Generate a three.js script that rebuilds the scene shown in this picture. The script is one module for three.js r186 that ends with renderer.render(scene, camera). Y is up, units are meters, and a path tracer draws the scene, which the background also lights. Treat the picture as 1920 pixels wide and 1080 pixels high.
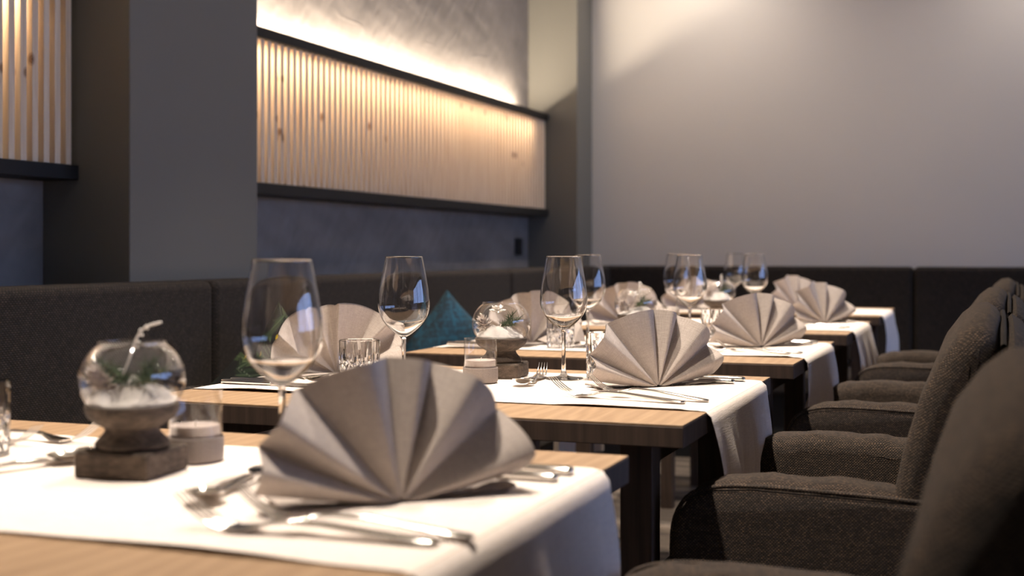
import * as THREE from 'three';
import { mergeGeometries, mergeVertices, toCreasedNormals } from 'three/addons/utils/BufferGeometryUtils.js';
import { RoundedBoxGeometry } from 'three/addons/geometries/RoundedBoxGeometry.js';
import { RectAreaLightUniformsLib } from 'three/addons/lights/RectAreaLightUniformsLib.js';
RectAreaLightUniformsLib.init();

// ---------------------------------------------------------------- camera, sky, exposure
const scene = new THREE.Scene();
const FPX = 2414, YAW = Math.atan((1870 - 960) / FPX), EYE = 0.98;
const camera = new THREE.PerspectiveCamera(2 * Math.atan(540 / FPX) * 180 / Math.PI, 16 / 9, 0.05, 60);
camera.position.set(0, EYE, 0);
camera.rotation.y = YAW;
camera.setViewOffset(1920, 1080, 0, 69, 1920, 1080);      // rising lens: the horizon lies at row 471
camera.focus = 2.16;
camera.userData.fStop = 3.9;
const SKY = new THREE.Color().setRGB(0.68, 1.0, 1.95);
scene.background = SKY;
scene.backgroundIntensity = 2.8;
const renderer = new THREE.WebGLRenderer({ antialias: true });
renderer.toneMapping = THREE.LinearToneMapping;
renderer.toneMappingExposure = 1.0;
renderer.shadowMap.enabled = true;

const TABLE_LIGHT = 20, AISLE_LIGHT = 4, WASH_LIGHT = 3.2, LED_UP = 440, LED_DOWN = 370;
const WARM = new THREE.Color().setRGB(1, 0.87, 0.75), LEDC = new THREE.Color().setRGB(1, 0.83, 0.64);

// ---------------------------------------------------------------- helpers
let seedState = 7;
const rnd = () => { seedState = (seedState * 1664525 + 1013904223) >>> 0; return seedState / 4294967296; };
const reseed = (s) => { seedState = (s * 2654435761) >>> 0; rnd(); rnd(); };
const rr = (a, b) => a + (b - a) * rnd();
const V = (x, y, z) => new THREE.Vector3(x, y, z);
const lerp = (a, b, t) => a + (b - a) * t, clamp = (x, a, b) => Math.min(b, Math.max(a, x));
const smooth = (a, b, x) => { const t = clamp((x - a) / (b - a), 0, 1); return t * t * (3 - 2 * t); };
const hash = (x, y, s = 0) => { let h = (x * 374761393 + y * 668265263 + s * 1442695041) | 0; h = Math.imul(h ^ (h >>> 13), 1274126177); h ^= h >>> 16; return (h >>> 0) / 4294967296; };
function vnoise(x, y, px = 0, py = 0, s = 0) {        // value noise, repeating every px, py cells where these are set
  const xi = Math.floor(x), yi = Math.floor(y), fx = x - xi, fy = y - yi, u = fx * fx * (3 - 2 * fx), v = fy * fy * (3 - 2 * fy);
  const w = (a, p) => (p ? ((a % p) + p) % p : a);
  const a = hash(w(xi, px), w(yi, py), s), b = hash(w(xi + 1, px), w(yi, py), s), c = hash(w(xi, px), w(yi + 1, py), s), d = hash(w(xi + 1, px), w(yi + 1, py), s);
  return a + (b - a) * u + (c - a) * v + (a - b - c + d) * u * v;
}
const names = {};
function numbered(name) { const n = names[name] = (names[name] ?? -1) + 1; return n ? name + '_' + String(n).padStart(3, '0') : name; }
function mesh(name, geo, mat, parent) { const m = new THREE.Mesh(geo, mat); m.name = name; m.castShadow = m.receiveShadow = true; if (parent) parent.add(m); return m; }
function tag(o, label, category, group) { o.userData = { label, category }; if (group) o.userData.group = group; return o; }
function thing(name, label, category, [x, y, z] = [0, 0, 0], turn = 0, group) {
  const o = new THREE.Group(); o.name = numbered(name); scene.add(o); o.position.set(x, y, z); o.rotation.y = turn; return tag(o, label, category, group);
}
function one(name, geo, mat, label, category, [x, y, z] = [0, 0, 0], turn = 0, group) {
  const o = mesh(numbered(name), geo, mat, scene); o.position.set(x, y, z); o.rotation.y = turn; return tag(o, label, category, group);
}
function copy(root, label, [x, y, z], turn, group) {
  const r = root.clone(); r.name = numbered(root.name.replace(/_\d{3}$/, '')); scene.add(r); r.position.set(x, y, z); r.rotation.set(0, turn, 0);
  r.userData = { label, category: root.userData.category }; if (group) r.userData.group = group; return r;
}
function struct(name, geo, mat, parent = scene) { const m = mesh(name, geo, mat, parent); if (parent === scene) m.userData = { kind: 'structure' }; return m; }
const moved = (g, x, y, z) => g.translate(x, y, z);
function boxUV(geo, ox = 0, oy = 0, swap = false) {   // metres along the two axes that a face spans
  const g = geo.index ? geo.toNonIndexed() : geo, p = g.attributes.position, uv = new Float32Array(p.count * 2);
  const a = V(), b = V(), c = V();
  for (let i = 0; i < p.count; i += 3) {
    a.fromBufferAttribute(p, i); b.fromBufferAttribute(p, i + 1); c.fromBufferAttribute(p, i + 2);
    const n = b.clone().sub(a).cross(c.clone().sub(a)), ax = Math.abs(n.x), ay = Math.abs(n.y), az = Math.abs(n.z);
    [a, b, c].forEach((q, k) => {
      let s, t; if (ax >= ay && ax >= az) { s = q.z; t = q.y; } else if (ay >= az) { s = q.x; t = q.z; } else { s = q.x; t = q.y; }
      if (swap) [s, t] = [t, s];
      uv[(i + k) * 2] = s + ox; uv[(i + k) * 2 + 1] = t + oy;
    });
  }
  g.setAttribute('uv', new THREE.BufferAttribute(uv, 2)); return g;
}
const box = (w, h, d, r = 0) => boxUV(r ? new RoundedBoxGeometry(w, h, d, 2, r) : new THREE.BoxGeometry(w, h, d));
const boxAt = (x0, x1, y0, y1, z0, z1, r = 0) => moved(box(x1 - x0, y1 - y0, z1 - z0, r), (x0 + x1) / 2, (y0 + y1) / 2, (z0 + z1) / 2);
// a sheet of cloth or metal: fn(u, v) -> Vector3, given a thickness; uv in metres (su, sv)
function sheet(fn, nu, nv, th, su = 1, sv = 1, closed = false) {
  const P = [], N = [], W = nv + 1, at = (i, j) => P[i * W + j];
  for (let i = 0; i <= nu; i++) for (let j = 0; j <= nv; j++) P.push(fn(i / nu, j / nv));
  for (let i = 0; i <= nu; i++) for (let j = 0; j <= nv; j++) {
    const i0 = closed ? (i - 1 + nu) % nu : Math.max(i - 1, 0), i1 = closed ? (i + 1) % nu : Math.min(i + 1, nu), j0 = Math.max(j - 1, 0), j1 = Math.min(j + 1, nv);
    const n = at(i1, j).clone().sub(at(i0, j)).cross(at(i, j1).clone().sub(at(i, j0)));
    N.push(n.lengthSq() > 1e-18 ? n.normalize() : V(0, 1, 0));
  }
  const pos = [], nor = [], uv = [], idx = [], M = (nu + 1) * W;
  for (const s of [1, -1]) for (let k = 0; k < M; k++) {
    const p = P[k], n = N[k]; pos.push(p.x + n.x * s * th / 2, p.y + n.y * s * th / 2, p.z + n.z * s * th / 2); nor.push(n.x * s, n.y * s, n.z * s);
    uv.push(Math.floor(k / W) / nu * su, (k % W) / nv * sv);
  }
  for (let i = 0; i < nu; i++) for (let j = 0; j < nv; j++) {
    const a = i * W + j, b = a + W, c = b + 1, d = a + 1;
    idx.push(a, b, c, a, c, d, M + a, M + c, M + b, M + a, M + d, M + c);
  }
  const rim = (a, b) => idx.push(a, M + a, M + b, a, M + b, b);
  for (let i = 0; i < nu; i++) { rim(i * W, (i + 1) * W); rim((i + 1) * W + nv, i * W + nv); }
  if (!closed) for (let j = 0; j < nv; j++) { rim(j + 1, j); rim(nu * W + j, nu * W + j + 1); }
  const g = new THREE.BufferGeometry();
  g.setAttribute('position', new THREE.Float32BufferAttribute(pos, 3)); g.setAttribute('normal', new THREE.Float32BufferAttribute(nor, 3)); g.setAttribute('uv', new THREE.Float32BufferAttribute(uv, 2)); g.setIndex(idx);
  return g;
}
// a bar along +x: stations {x, y, w, t} (centre height, half width, half thickness), rounded section
function bar(st, seg = 10, z0 = 0, pw = 0.75) {
  const pos = [], idx = [], sp = (c) => Math.sign(c) * Math.pow(Math.abs(c), pw);
  st.forEach((s) => { for (let k = 0; k < seg; k++) { const a = k / seg * 2 * Math.PI; pos.push(s.x, s.y + sp(Math.sin(a)) * s.t, z0 + (s.z || 0) + sp(Math.cos(a)) * s.w); } });
  for (let i = 0; i < st.length - 1; i++) for (let k = 0; k < seg; k++) { const a = i * seg + k, b = i * seg + (k + 1) % seg, c = a + seg, d = b + seg; idx.push(a, b, c, b, d, c); }
  const e = pos.length / 3; pos.push(st[0].x, st[0].y, z0 + (st[0].z || 0)); const l = st.at(-1); pos.push(l.x, l.y, z0 + (l.z || 0));
  for (let k = 0; k < seg; k++) { idx.push(e, (k + 1) % seg, k); const o = (st.length - 1) * seg; idx.push(e + 1, o + k, o + (k + 1) % seg); }
  const g = new THREE.BufferGeometry(); g.setAttribute('position', new THREE.Float32BufferAttribute(pos, 3)); g.setIndex(idx); g.computeVertexNormals();
  g.setAttribute('uv', new THREE.BufferAttribute(new Float32Array(pos.length / 3 * 2), 2)); return g;
}
const lathe = (pts, seg = 48) => new THREE.LatheGeometry(pts.map(([r, y]) => new THREE.Vector2(r, y)), seg);
function curvePts(pts, n) { return new THREE.SplineCurve(pts.map(([r, y]) => new THREE.Vector2(r, y))).getPoints(n).map((p) => [Math.max(p.x, 0), p.y]); }
const tube = (pts, r, n = 24, rs = 8) => new THREE.TubeGeometry(new THREE.CatmullRomCurve3(pts), n, r, rs);
function merged(list) { return mergeGeometries(list.map((g) => { const h = g.index ? g.toNonIndexed() : g; for (const k of Object.keys(h.attributes)) if (!['position', 'normal', 'uv'].includes(k)) h.deleteAttribute(k); return h; })); }
function bend(geo, fn, crease = 0.7) { const p = geo.attributes.position, q = V(); for (let i = 0; i < p.count; i++) { q.fromBufferAttribute(p, i); fn(q); p.setXYZ(i, q.x, q.y, q.z); } return toCreasedNormals(geo, crease); }
function extrude(pts, depth, bevel, steps = 1, spline = false) {
  const s = new THREE.Shape(); if (spline) { s.moveTo(...pts[0]); s.splineThru(pts.slice(1).map((p) => new THREE.Vector2(...p))); } else { s.setFromPoints(pts.map((p) => new THREE.Vector2(...p))); }
  const g = new THREE.ExtrudeGeometry(s, { depth: depth - 2 * bevel, bevelEnabled: bevel > 0, bevelSize: bevel, bevelThickness: bevel, bevelOffset: -bevel, bevelSegments: 4, steps, curveSegments: 24 });
  return g.translate(0, 0, -(depth - 2 * bevel) / 2);
}

// ---------------------------------------------------------------- textures
function tex(w, h, fn, metresX, metresY, srgb = true) {       // fn(x, y) -> [r, g, b] 0..255
  const d = new Uint8Array(w * h * 4);
  for (let y = 0; y < h; y++) for (let x = 0; x < w; x++) { const c = fn(x, y), o = (y * w + x) * 4; d[o] = clamp(c[0], 0, 255); d[o + 1] = clamp(c[1], 0, 255); d[o + 2] = clamp(c[2], 0, 255); d[o + 3] = 255; }
  const t = new THREE.DataTexture(d, w, h); t.wrapS = t.wrapT = THREE.RepeatWrapping; t.magFilter = THREE.LinearFilter; t.minFilter = THREE.LinearMipmapLinearFilter; t.generateMipmaps = true;
  if (srgb) t.colorSpace = THREE.SRGBColorSpace; t.repeat.set(1 / metresX, 1 / metresY); t.needsUpdate = true; return t;
}
const grey = (v) => [v, v, v];
// basket weave: height 0..1 at (x, y) in threads
function weave(x, y, s) {
  const xi = Math.floor(x), yi = Math.floor(y), fx = x - xi - 0.5, fy = y - yi - 0.5, over = (xi + yi) & 1;
  const a = over ? fx : fy, b = over ? fy : fx;                     // a across the thread, b along it
  return Math.sqrt(Math.max(0, 1 - 3.4 * a * a)) * (1 - 1.7 * b * b) * (0.86 + 0.28 * (hash(xi, yi, s) - 0.5));
}
function brickWeave(x, y, s) {
  const r = Math.floor(y), sx = x * 0.5 + (r & 1) * 0.5, c = Math.floor(sx), fx = sx - c - 0.5, fy = y - r - 0.5;
  return Math.sqrt(Math.max(0, 1 - 3.6 * fy * fy)) * Math.pow(Math.max(0, 1 - 3.7 * fx * fx), 0.6) * (0.84 + 0.32 * (hash(c, r, s) - 0.5));
}
function weaveSet(threads, pitch, lo, hi, s, form = weave) {
  const n = 512, k = threads / n, m = threads * pitch;
  const f = (x, y) => form(x * k, y * k, s);
  const map = tex(n, n, (x, y) => { const h = clamp(f(x, y), 0, 1), j = 0.85 + 0.3 * vnoise(x / 32, y / 32, n / 32, n / 32, s + 1); return [0, 1, 2].map((c) => lerp(lo[c], hi[c], Math.pow(h, 1.6)) * j); }, m, m);
  const bump = tex(n, n, (x, y) => grey(clamp(f(x, y), 0, 1) * 255), m, m, false);
  return { map, bumpMap: bump };
}
const chairWeave = weaveSet(36, 0.0023, [9, 7, 5], [114, 92, 73], 3, brickWeave);
const benchWeave = weaveSet(32, 0.0045, [18, 15, 13], [70, 58, 50], 5, brickWeave);
const linenF = (x, y, s) => { const a = vnoise(x / 2, y / 28, 256, 512 / 28 | 0, s), b = vnoise(x / 28, y / 2, 512 / 28 | 0, 256, s + 1); return 0.5 * (a + b) + 0.25 * (((x & 2) ^ (y & 2)) ? 1 : 0) - 0.12; };
const linenMap = tex(512, 512, (x, y) => { const f = linenF(x, y, 11); return [lerp(158, 190, f), lerp(147, 178, f), lerp(138, 168, f)]; }, 0.11, 0.11);
const linenBump = tex(512, 512, (x, y) => grey(255 * linenF(x, y, 11)), 0.16, 0.16, false);
const runnerMap = tex(512, 512, (x, y) => { const f = linenF(x, y, 21); return [lerp(222, 244, f), lerp(210, 233, f), lerp(200, 222, f)]; }, 0.2, 0.2);
const runnerBump = tex(512, 512, (x, y) => grey(255 * linenF(x, y, 21)), 0.2, 0.2, false);
function woodTex(c0, c1, s, len, knots = 0) {      // grain along v
  const w = 512, h = 1024;
  const ks = []; for (let i = 0; i < knots; i++) ks.push([hash(i, 1, s) * w, hash(i, 2, s) * h, 5 + 6 * hash(i, 3, s)]);
  return tex(w, h, (x, y) => {
    const wob = 10 * vnoise(x / 64, y / 256, 8, 4, s) + 3 * vnoise(x / 16, y / 128, 32, 8, s + 1);
    let g = 0.5 + 0.5 * Math.sin((x + wob * 6) * 2 * Math.PI * 14 / w + 4 * vnoise(x / 128, y / 512, 4, 2, s + 2));
    g = 0.45 * g + 0.35 * vnoise(x / 3, y / 90, 0, 0, s + 3) + 0.2 * vnoise(x / 60, y / 400, 0, 0, s + 4);
    const pore = vnoise(x / 1.5, y / 40, 0, 0, s + 6) > 0.86 ? 0.14 : 0;
    let c = [0, 1, 2].map((k) => lerp(c0[k], c1[k], clamp(g - pore, 0, 1)));
    for (const [kx, ky, kr] of ks) { const d = Math.hypot((x - kx) * 1.0, (y - ky) * 0.8) / kr; if (d < 2.2) { const m = smooth(2.2, 0.6, d) * 0.8; c = c.map((v, k) => lerp(v, [110, 68, 38][k], m * (0.75 + 0.25 * Math.sin(d * 9)))); } }
    return c;
  }, 0.36 * len, 0.72 * len);
}
const oakMap = woodTex([140, 112, 83], [168, 139, 107], 31, 1);
const darkWoodMap = woodTex([60, 47, 39], [86, 69, 58], 41, 1);
const pineMap = woodTex([226, 203, 174], [245, 229, 205], 51, 1.2, 8);
const oldWoodMap = tex(256, 256, (x, y) => { const f = clamp(0.5 * vnoise(x / 22, y / 9, 0, 0, 61) + 0.3 * vnoise(x / 5, y / 3, 0, 0, 62) + 0.3 * vnoise(x / 60, y / 50, 0, 0, 63) - 0.05, 0, 1); return [lerp(50, 118, f), lerp(42, 102, f), lerp(36, 88, f)]; }, 0.09, 0.09);
const plasterF = (x, y) => { // trowelled: broad patches, dragged streaks
  const n = 1024, a = vnoise(x / 128, y / 128, 8, 8, 71), b = vnoise((x + 0.6 * y) / 90, (y - 0.3 * x) / 22, 0, 0, 72), c = vnoise(x / 9, y / 9, 0, 0, 73), d = vnoise((x - y) / 60, (x + y) / 14, 0, 0, 74);
  return clamp(0.42 * a + 0.28 * b + 0.1 * c + 0.2 * d, 0, 1);
};
const plasterMap = tex(1024, 1024, (x, y) => { const f = plasterF(x, y); return [lerp(112, 160, f), lerp(107, 153, f), lerp(104, 148, f)]; }, 2.2, 2.2);
const plasterBump = tex(1024, 1024, (x, y) => { let f = plasterF(x, y); const e = Math.abs(vnoise((x + 0.5 * y) / 150, y / 60, 0, 0, 75) - 0.5); if (e < 0.012 && vnoise(x / 60, y / 60, 0, 0, 76) > 0.55) f += 0.16; return grey(160 * f); }, 2.2, 2.2, false);
const paintBump = tex(256, 256, (x, y) => grey(255 * (0.6 * vnoise(x / 4, y / 4, 64, 64, 81) + 0.4 * vnoise(x / 12, y / 12, 21, 21, 82))), 0.25, 0.25, false);
const carpetMap = tex(512, 512, (x, y) => { const st = vnoise(3, y / 26, 0, 0, 91), f = 0.55 * hash(x >> 1, y >> 1, 92) + 0.45 * vnoise(x / 14, y / 14, 0, 0, 93), b = lerp(0.72, 1.12, Math.round(st * 3) / 3); return [lerp(92, 134, f) * b, lerp(82, 120, f) * b, lerp(72, 106, f) * b]; }, 0.9, 0.9);
const concreteMap = tex(256, 256, (x, y) => { const f = 0.6 * vnoise(x / 20, y / 20, 0, 0, 95) + 0.4 * vnoise(x / 4, y / 4, 0, 0, 96); return [lerp(128, 152, f), lerp(118, 140, f), lerp(112, 132, f)]; }, 0.1, 0.1);
const velvetMap = tex(512, 512, (x, y) => {
  const gx = (x + y) / 46, gy = (x - y) / 46, e = Math.max(Math.abs(gx - Math.round(gx)), 0) < 0.09 || Math.abs(gy - Math.round(gy)) < 0.09 ? 1 : 0, f = vnoise(x / 9, y / 9, 0, 0, 97), m = vnoise(x / 70, y / 70, 0, 0, 98);
  return [0, lerp(30, 66, f) * (0.6 + 0.6 * m) + 14 * e, lerp(46, 88, f) * (0.6 + 0.6 * m) + 16 * e];
}, 0.45, 0.45);
function jungleTexture() {
  const c = document.createElement('canvas'); c.width = c.height = 512; const g = c.getContext('2d');
  g.fillStyle = '#10110f'; g.fillRect(0, 0, 512, 512); reseed(77);
  const leaf = (x, y, l, w, a, col) => { g.save(); g.translate(x, y); g.rotate(a); g.fillStyle = col; g.beginPath(); g.moveTo(0, 0); g.quadraticCurveTo(l / 2, -w, l, 0); g.quadraticCurveTo(l / 2, w, 0, 0); g.fill(); g.strokeStyle = 'rgba(150,165,120,.45)'; g.lineWidth = 2; g.beginPath(); g.moveTo(0, 0); g.lineTo(l, 0); g.stroke(); g.restore(); };
  const cols = ['#141f13', '#20301d', '#101810', '#2e3f25', '#3d4d2e', '#131c11'];
  for (let i = 0; i < 110; i++) leaf(rnd() * 512, rnd() * 512, rr(60, 150), rr(14, 34), rnd() * 6.28, cols[Math.floor(rnd() * cols.length)]);
  for (let i = 0; i < 12; i++) { g.fillStyle = rnd() < 0.6 ? '#c9a81c' : '#8d7a22'; g.beginPath(); g.ellipse(rnd() * 512, rnd() * 512, rr(8, 20), rr(6, 12), rnd() * 3, 0, 6.28); g.fill(); }
  g.strokeStyle = 'rgba(205,210,190,.7)'; g.lineWidth = 2;
  for (let i = 0; i < 9; i++) { const x = rnd() * 512, y = rnd() * 512; for (let k = 0; k < 7; k++) { g.beginPath(); g.moveTo(x, y + k * 8); g.quadraticCurveTo(x + 40, y + k * 8 - 24, x + 90, y + k * 9 + 8); g.stroke(); } }
  const t = new THREE.CanvasTexture(c); t.colorSpace = THREE.SRGBColorSpace; t.wrapS = t.wrapT = THREE.RepeatWrapping; t.repeat.set(1 / 0.46, 1 / 0.46); return t;
}

// ---------------------------------------------------------------- materials
const std = (o) => new THREE.MeshStandardMaterial({ roughness: 0.85, ...o });
const phys = (o) => new THREE.MeshPhysicalMaterial(o);
const M = {
  chair: std({ ...chairWeave, bumpScale: 0.0022, roughness: 0.95 }),
  bench: std({ ...benchWeave, bumpScale: 0.0010, roughness: 0.95 }),
  piping: std({ ...chairWeave, bumpScale: 0.0008, roughness: 0.9 }),
  linen: std({ map: linenMap, bumpMap: linenBump, bumpScale: 0.0003, roughness: 0.9, side: THREE.DoubleSide }),
  runner: std({ map: runnerMap, bumpMap: runnerBump, bumpScale: 0.00025, roughness: 0.85, side: THREE.DoubleSide }),
  oak: std({ map: oakMap, roughness: 0.55 }),
  tableEdge: std({ map: darkWoodMap, roughness: 0.6 }),
  pine: std({ map: pineMap, roughness: 0.65 }),
  oldWood: std({ map: oldWoodMap, bumpMap: oldWoodMap, bumpScale: 0.0015, roughness: 0.85 }),
  black: std({ color: 0x121212, roughness: 0.6 }),
  plaster: std({ map: plasterMap, bumpMap: plasterBump, bumpScale: 0.004, roughness: 0.8 }),
  pillar: std({ color: 0x73716a, bumpMap: paintBump, bumpScale: 0.0003, roughness: 0.75 }),
  wall: std({ color: 0xd6d2cc, bumpMap: paintBump, bumpScale: 0.0002, roughness: 0.6 }),
  ceiling: std({ color: 0x7d776f, roughness: 0.9 }),
  floor: std({ map: carpetMap, bumpMap: carpetMap, bumpScale: 0.003, roughness: 0.97 }),
  silver: std({ color: 0xd9d5cf, metalness: 1, roughness: 0.13 }),
  glass: phys({ color: 0xffffff, transmission: 1, thickness: 0, roughness: 0.0, ior: 1.5 }),
  solidGlass: phys({ color: 0xffffff, transmission: 1, thickness: 0.01, roughness: 0.0, ior: 1.5 }),
  pane: phys({ color: 0xffffff, transmission: 1, thickness: 0, roughness: 0.0, ior: 1.5 }),
  frame: std({ color: 0x2b2a29, roughness: 0.6 }),
  concrete: std({ map: concreteMap, bumpMap: concreteMap, bumpScale: 0.0006, roughness: 0.9 }),
  wax: phys({ color: 0xa3968e, roughness: 0.55, transmission: 0.0 }),
  wick: std({ color: 0xe8e2d8, roughness: 0.8 }),
  snow: std({ color: 0xe6e0da, roughness: 1, bumpMap: linenBump, bumpScale: 0.001 }),
  cone: std({ color: 0xb3a79e, roughness: 0.6 }),
  fir: std({ color: 0x3a4a2c, roughness: 0.7 }),
  twig: std({ color: 0x6b5a48, roughness: 0.8 }),
  frosted: std({ color: 0xe9e4dc, roughness: 0.65 }),
  velvet: phys({ map: velvetMap, roughness: 0.8, sheen: 0.12, sheenColor: new THREE.Color(0x2a8fae), sheenRoughness: 0.5 }),
  jungle: std({ map: jungleTexture(), roughness: 0.85 }),
  fitting: std({ color: 0xe8e6e2, roughness: 0.5 }),
  lens: std({ color: 0xffffff, emissive: WARM, emissiveIntensity: 60, roughness: 0.4 }),
  ledStrip: std({ color: 0xffffff, emissive: LEDC, emissiveIntensity: 9, roughness: 0.4 }),
  led: null,
};

// ---------------------------------------------------------------- the room
const XP = -2.02, XW = -2.289, ZB = -6.57, XR = 4.2, ZF = 3.2, YC = 2.85;
struct('floor', boxAt(-2.6, XR + 0.2, -0.12, 0, ZB - 0.25, ZF + 0.2), M.floor);
struct('ceiling', boxAt(-2.6, XR + 0.2, YC, YC + 0.15, ZB - 0.25, ZF + 0.2), M.ceiling);
struct('wall_left', boxAt(XW - 0.2, XW, 0, YC, ZB - 0.25, ZF + 0.2), M.plaster);
struct('wall_back', boxAt(XW, XR, 0, YC, ZB - 0.2, ZB), M.wall);
struct('wall_front', boxAt(XW, XR, 0, YC, ZF, ZF + 0.2), M.pillar);
struct('pillar', boxAt(XW, XP, 0, YC, -3.254, -2.663, 0.004), M.pillar);
struct('pillar_001', boxAt(XW, XP, 0, YC, ZB, -6.311, 0.004), M.pillar);
struct('pillar_002', boxAt(XW, XP, 0, YC, 0.4, 1.0, 0.004), M.pillar);
// right wall with a band of three windows
const WZ = [-5.6, -3.75, -1.9, -0.05], WY0 = 0.95, WY1 = 2.3;
struct('wall_right', merged([
  boxAt(XR, XR + 0.2, 0, WY0, ZB - 0.2, ZF), boxAt(XR, XR + 0.2, WY1, YC, ZB - 0.2, ZF),
  boxAt(XR, XR + 0.2, WY0, WY1, ZB - 0.2, WZ[0]), boxAt(XR, XR + 0.2, WY0, WY1, WZ[3], ZF),
]), M.wall);
for (let k = 0; k < 3; k++) {
  const g = new THREE.Group(); g.name = 'window_' + (k + 1); scene.add(g); g.userData = { kind: 'structure' };
  const a = WZ[k], b = WZ[k + 1], X0 = XR + 0.06, X1 = XR + 0.14;
  for (const [z0, z1] of [[a, a + 0.07], [b - 0.07, b]]) mesh('window_post', boxAt(X0, X1, WY0, WY1, z0, z1, 0.006), M.frame, g);
  for (const [y0, y1] of [[WY0, WY0 + 0.07], [WY1 - 0.07, WY1]]) mesh('window_rail', boxAt(X0, X1, y0, y1, a + 0.07, b - 0.07, 0.006), M.frame, g);
  mesh('window_glass', boxAt(XR + 0.098, XR + 0.102, WY0 + 0.07, WY1 - 0.07, a + 0.07, b - 0.07), M.pane, g);
}

// ---------------------------------------------------------------- slatted panels with their hidden light strips
const XS = -2.188, PITCH = 0.04;
const slatGeo = Array.from({ length: 18 }, (_, k) => boxUV(new RoundedBoxGeometry(0.034, 0.458, 0.021, 1, 0.0015), 0.43 * hash(k, 3, 8), 0.86 * hash(k, 5, 8)));
function slatPanel(label, z0, z1) {            // z0 > z1
  const t = thing('slat_panel', label, 'wall panel', [0, 0, 0]);
  const n = Math.floor((z0 - z1) / PITCH); reseed(Math.round(-z1 * 100));
  for (let i = 0; i < n; i++) { const s = mesh('slat', slatGeo[Math.floor(rnd() * 18)], M.pine, t); s.position.set(XS - 0.017, 1.426, z0 - PITCH * (i + 0.5)); }
  mesh('top_rail', boxAt(XS - 0.042, XS + 0.013, 1.656, 1.69, z1 + 0.001, z0 - 0.001, 0.002), M.black, t);
  mesh('bottom_rail', boxAt(XW + 0.0002, XS + 0.013, 1.16, 1.197, z1 + 0.001, z0 - 0.001, 0.002), M.black, t);
  const zm = (z0 + z1) / 2 + 0.09, L = z0 - z1 - 0.22;
  const p = mesh('led_profile', boxAt(XW + 0.012, XW + 0.042, 1.648, 1.664, zm - L / 2, zm + L / 2, 0.002), M.black, t);
  mesh('led_strip', boxAt(XW + 0.02, XW + 0.034, 1.664, 1.667, zm - L / 2, zm + L / 2), M.ledStrip, p);
  mesh('led_strip', boxAt(XW + 0.02, XW + 0.034, 1.645, 1.648, zm - L / 2, zm + L / 2), M.ledStrip, p);
  for (const [up, y, I] of [[1, 1.669, LED_UP], [-1, 1.643, LED_DOWN]]) {
    const l = new THREE.RectAreaLight(LEDC, I, L, 0.014); l.position.set(XW + 0.027, y, zm); scene.add(l); l.name = 'led_light';
    l.lookAt(l.position.x, y + up, zm); // its long side runs along z
    l.up.set(1, 0, 0); l.lookAt(l.position.x, y + up, zm);
  }
}
slatPanel('pale pine slat panel at the upper left edge, cut off by the picture border', -0.9, -2.663);
slatPanel('long pale pine slat panel between the two pillars, lit from behind', -3.256, -6.309);
{
  const t = thing('wall_socket', 'small black wall socket low on the grey plaster beside the far pillar', 'socket', [XW, 1.003, -6.15]);
  mesh('cover_frame', moved(box(0.012, 0.085, 0.085, 0.003), 0.006, 0, 0), M.black, t);
  mesh('insert', moved(new THREE.CylinderGeometry(0.02, 0.02, 0.004, 24).rotateZ(Math.PI / 2), 0.013, 0, 0), M.frame, t);
}

// ---------------------------------------------------------------- corner bench
const BH = 0.905, XB = -1.87, ZBB = -6.42;
function panelGeo(w, h, d) { return boxUV(new RoundedBoxGeometry(w, h, d, 4, 0.022)); }
{
  const t = thing('corner_bench', 'dark brown woven corner bench running along the left wall and the back wall', 'bench');
  const seams = [0.6, -0.66, -2.81, -4.96, ZBB + 0.0];
  for (let i = 0; i < seams.length - 1; i++) { const z0 = seams[i], z1 = seams[i + 1]; mesh('backrest_panel', moved(panelGeo(0.14, BH - 0.44, z0 - z1 - 0.004), XB - 0.07, (BH + 0.44) / 2, (z0 + z1) / 2), M.bench, t); }
  const xs = [-1.995, -0.376, 1.75, 3.2];
  for (let i = 0; i < xs.length - 1; i++) { const a = xs[i], b = xs[i + 1]; mesh('backrest_panel', moved(panelGeo(b - a - 0.004, BH - 0.44, 0.14), (a + b) / 2, (BH + 0.44) / 2, ZBB - 0.072), M.bench, t); }
  const sz = [0.6, -0.66, -2.81, -4.96, -5.9];
  for (let i = 0; i < sz.length - 1; i++) mesh('seat_cushion', moved(panelGeo(0.46, 0.10, sz[i] - sz[i + 1] - 0.004), XB + 0.232, 0.37, (sz[i] + sz[i + 1]) / 2), M.bench, t);
  for (const [a, b] of [[-2.0, -0.376], [-0.376, 1.75], [1.75, 3.2]]) mesh('seat_cushion', moved(panelGeo(b - a - 0.004, 0.10, 0.46), (a + b) / 2, 0.37, ZBB + 0.232), M.bench, t);
  mesh('plinth', merged([boxAt(XP + 0.01, XB + 0.4, 0, 0.315, ZBB, 0.6), boxAt(XP + 0.01, 3.2, 0, 0.315, ZBB - 0.14, ZBB + 0.4)]), M.black, t);
}

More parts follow.
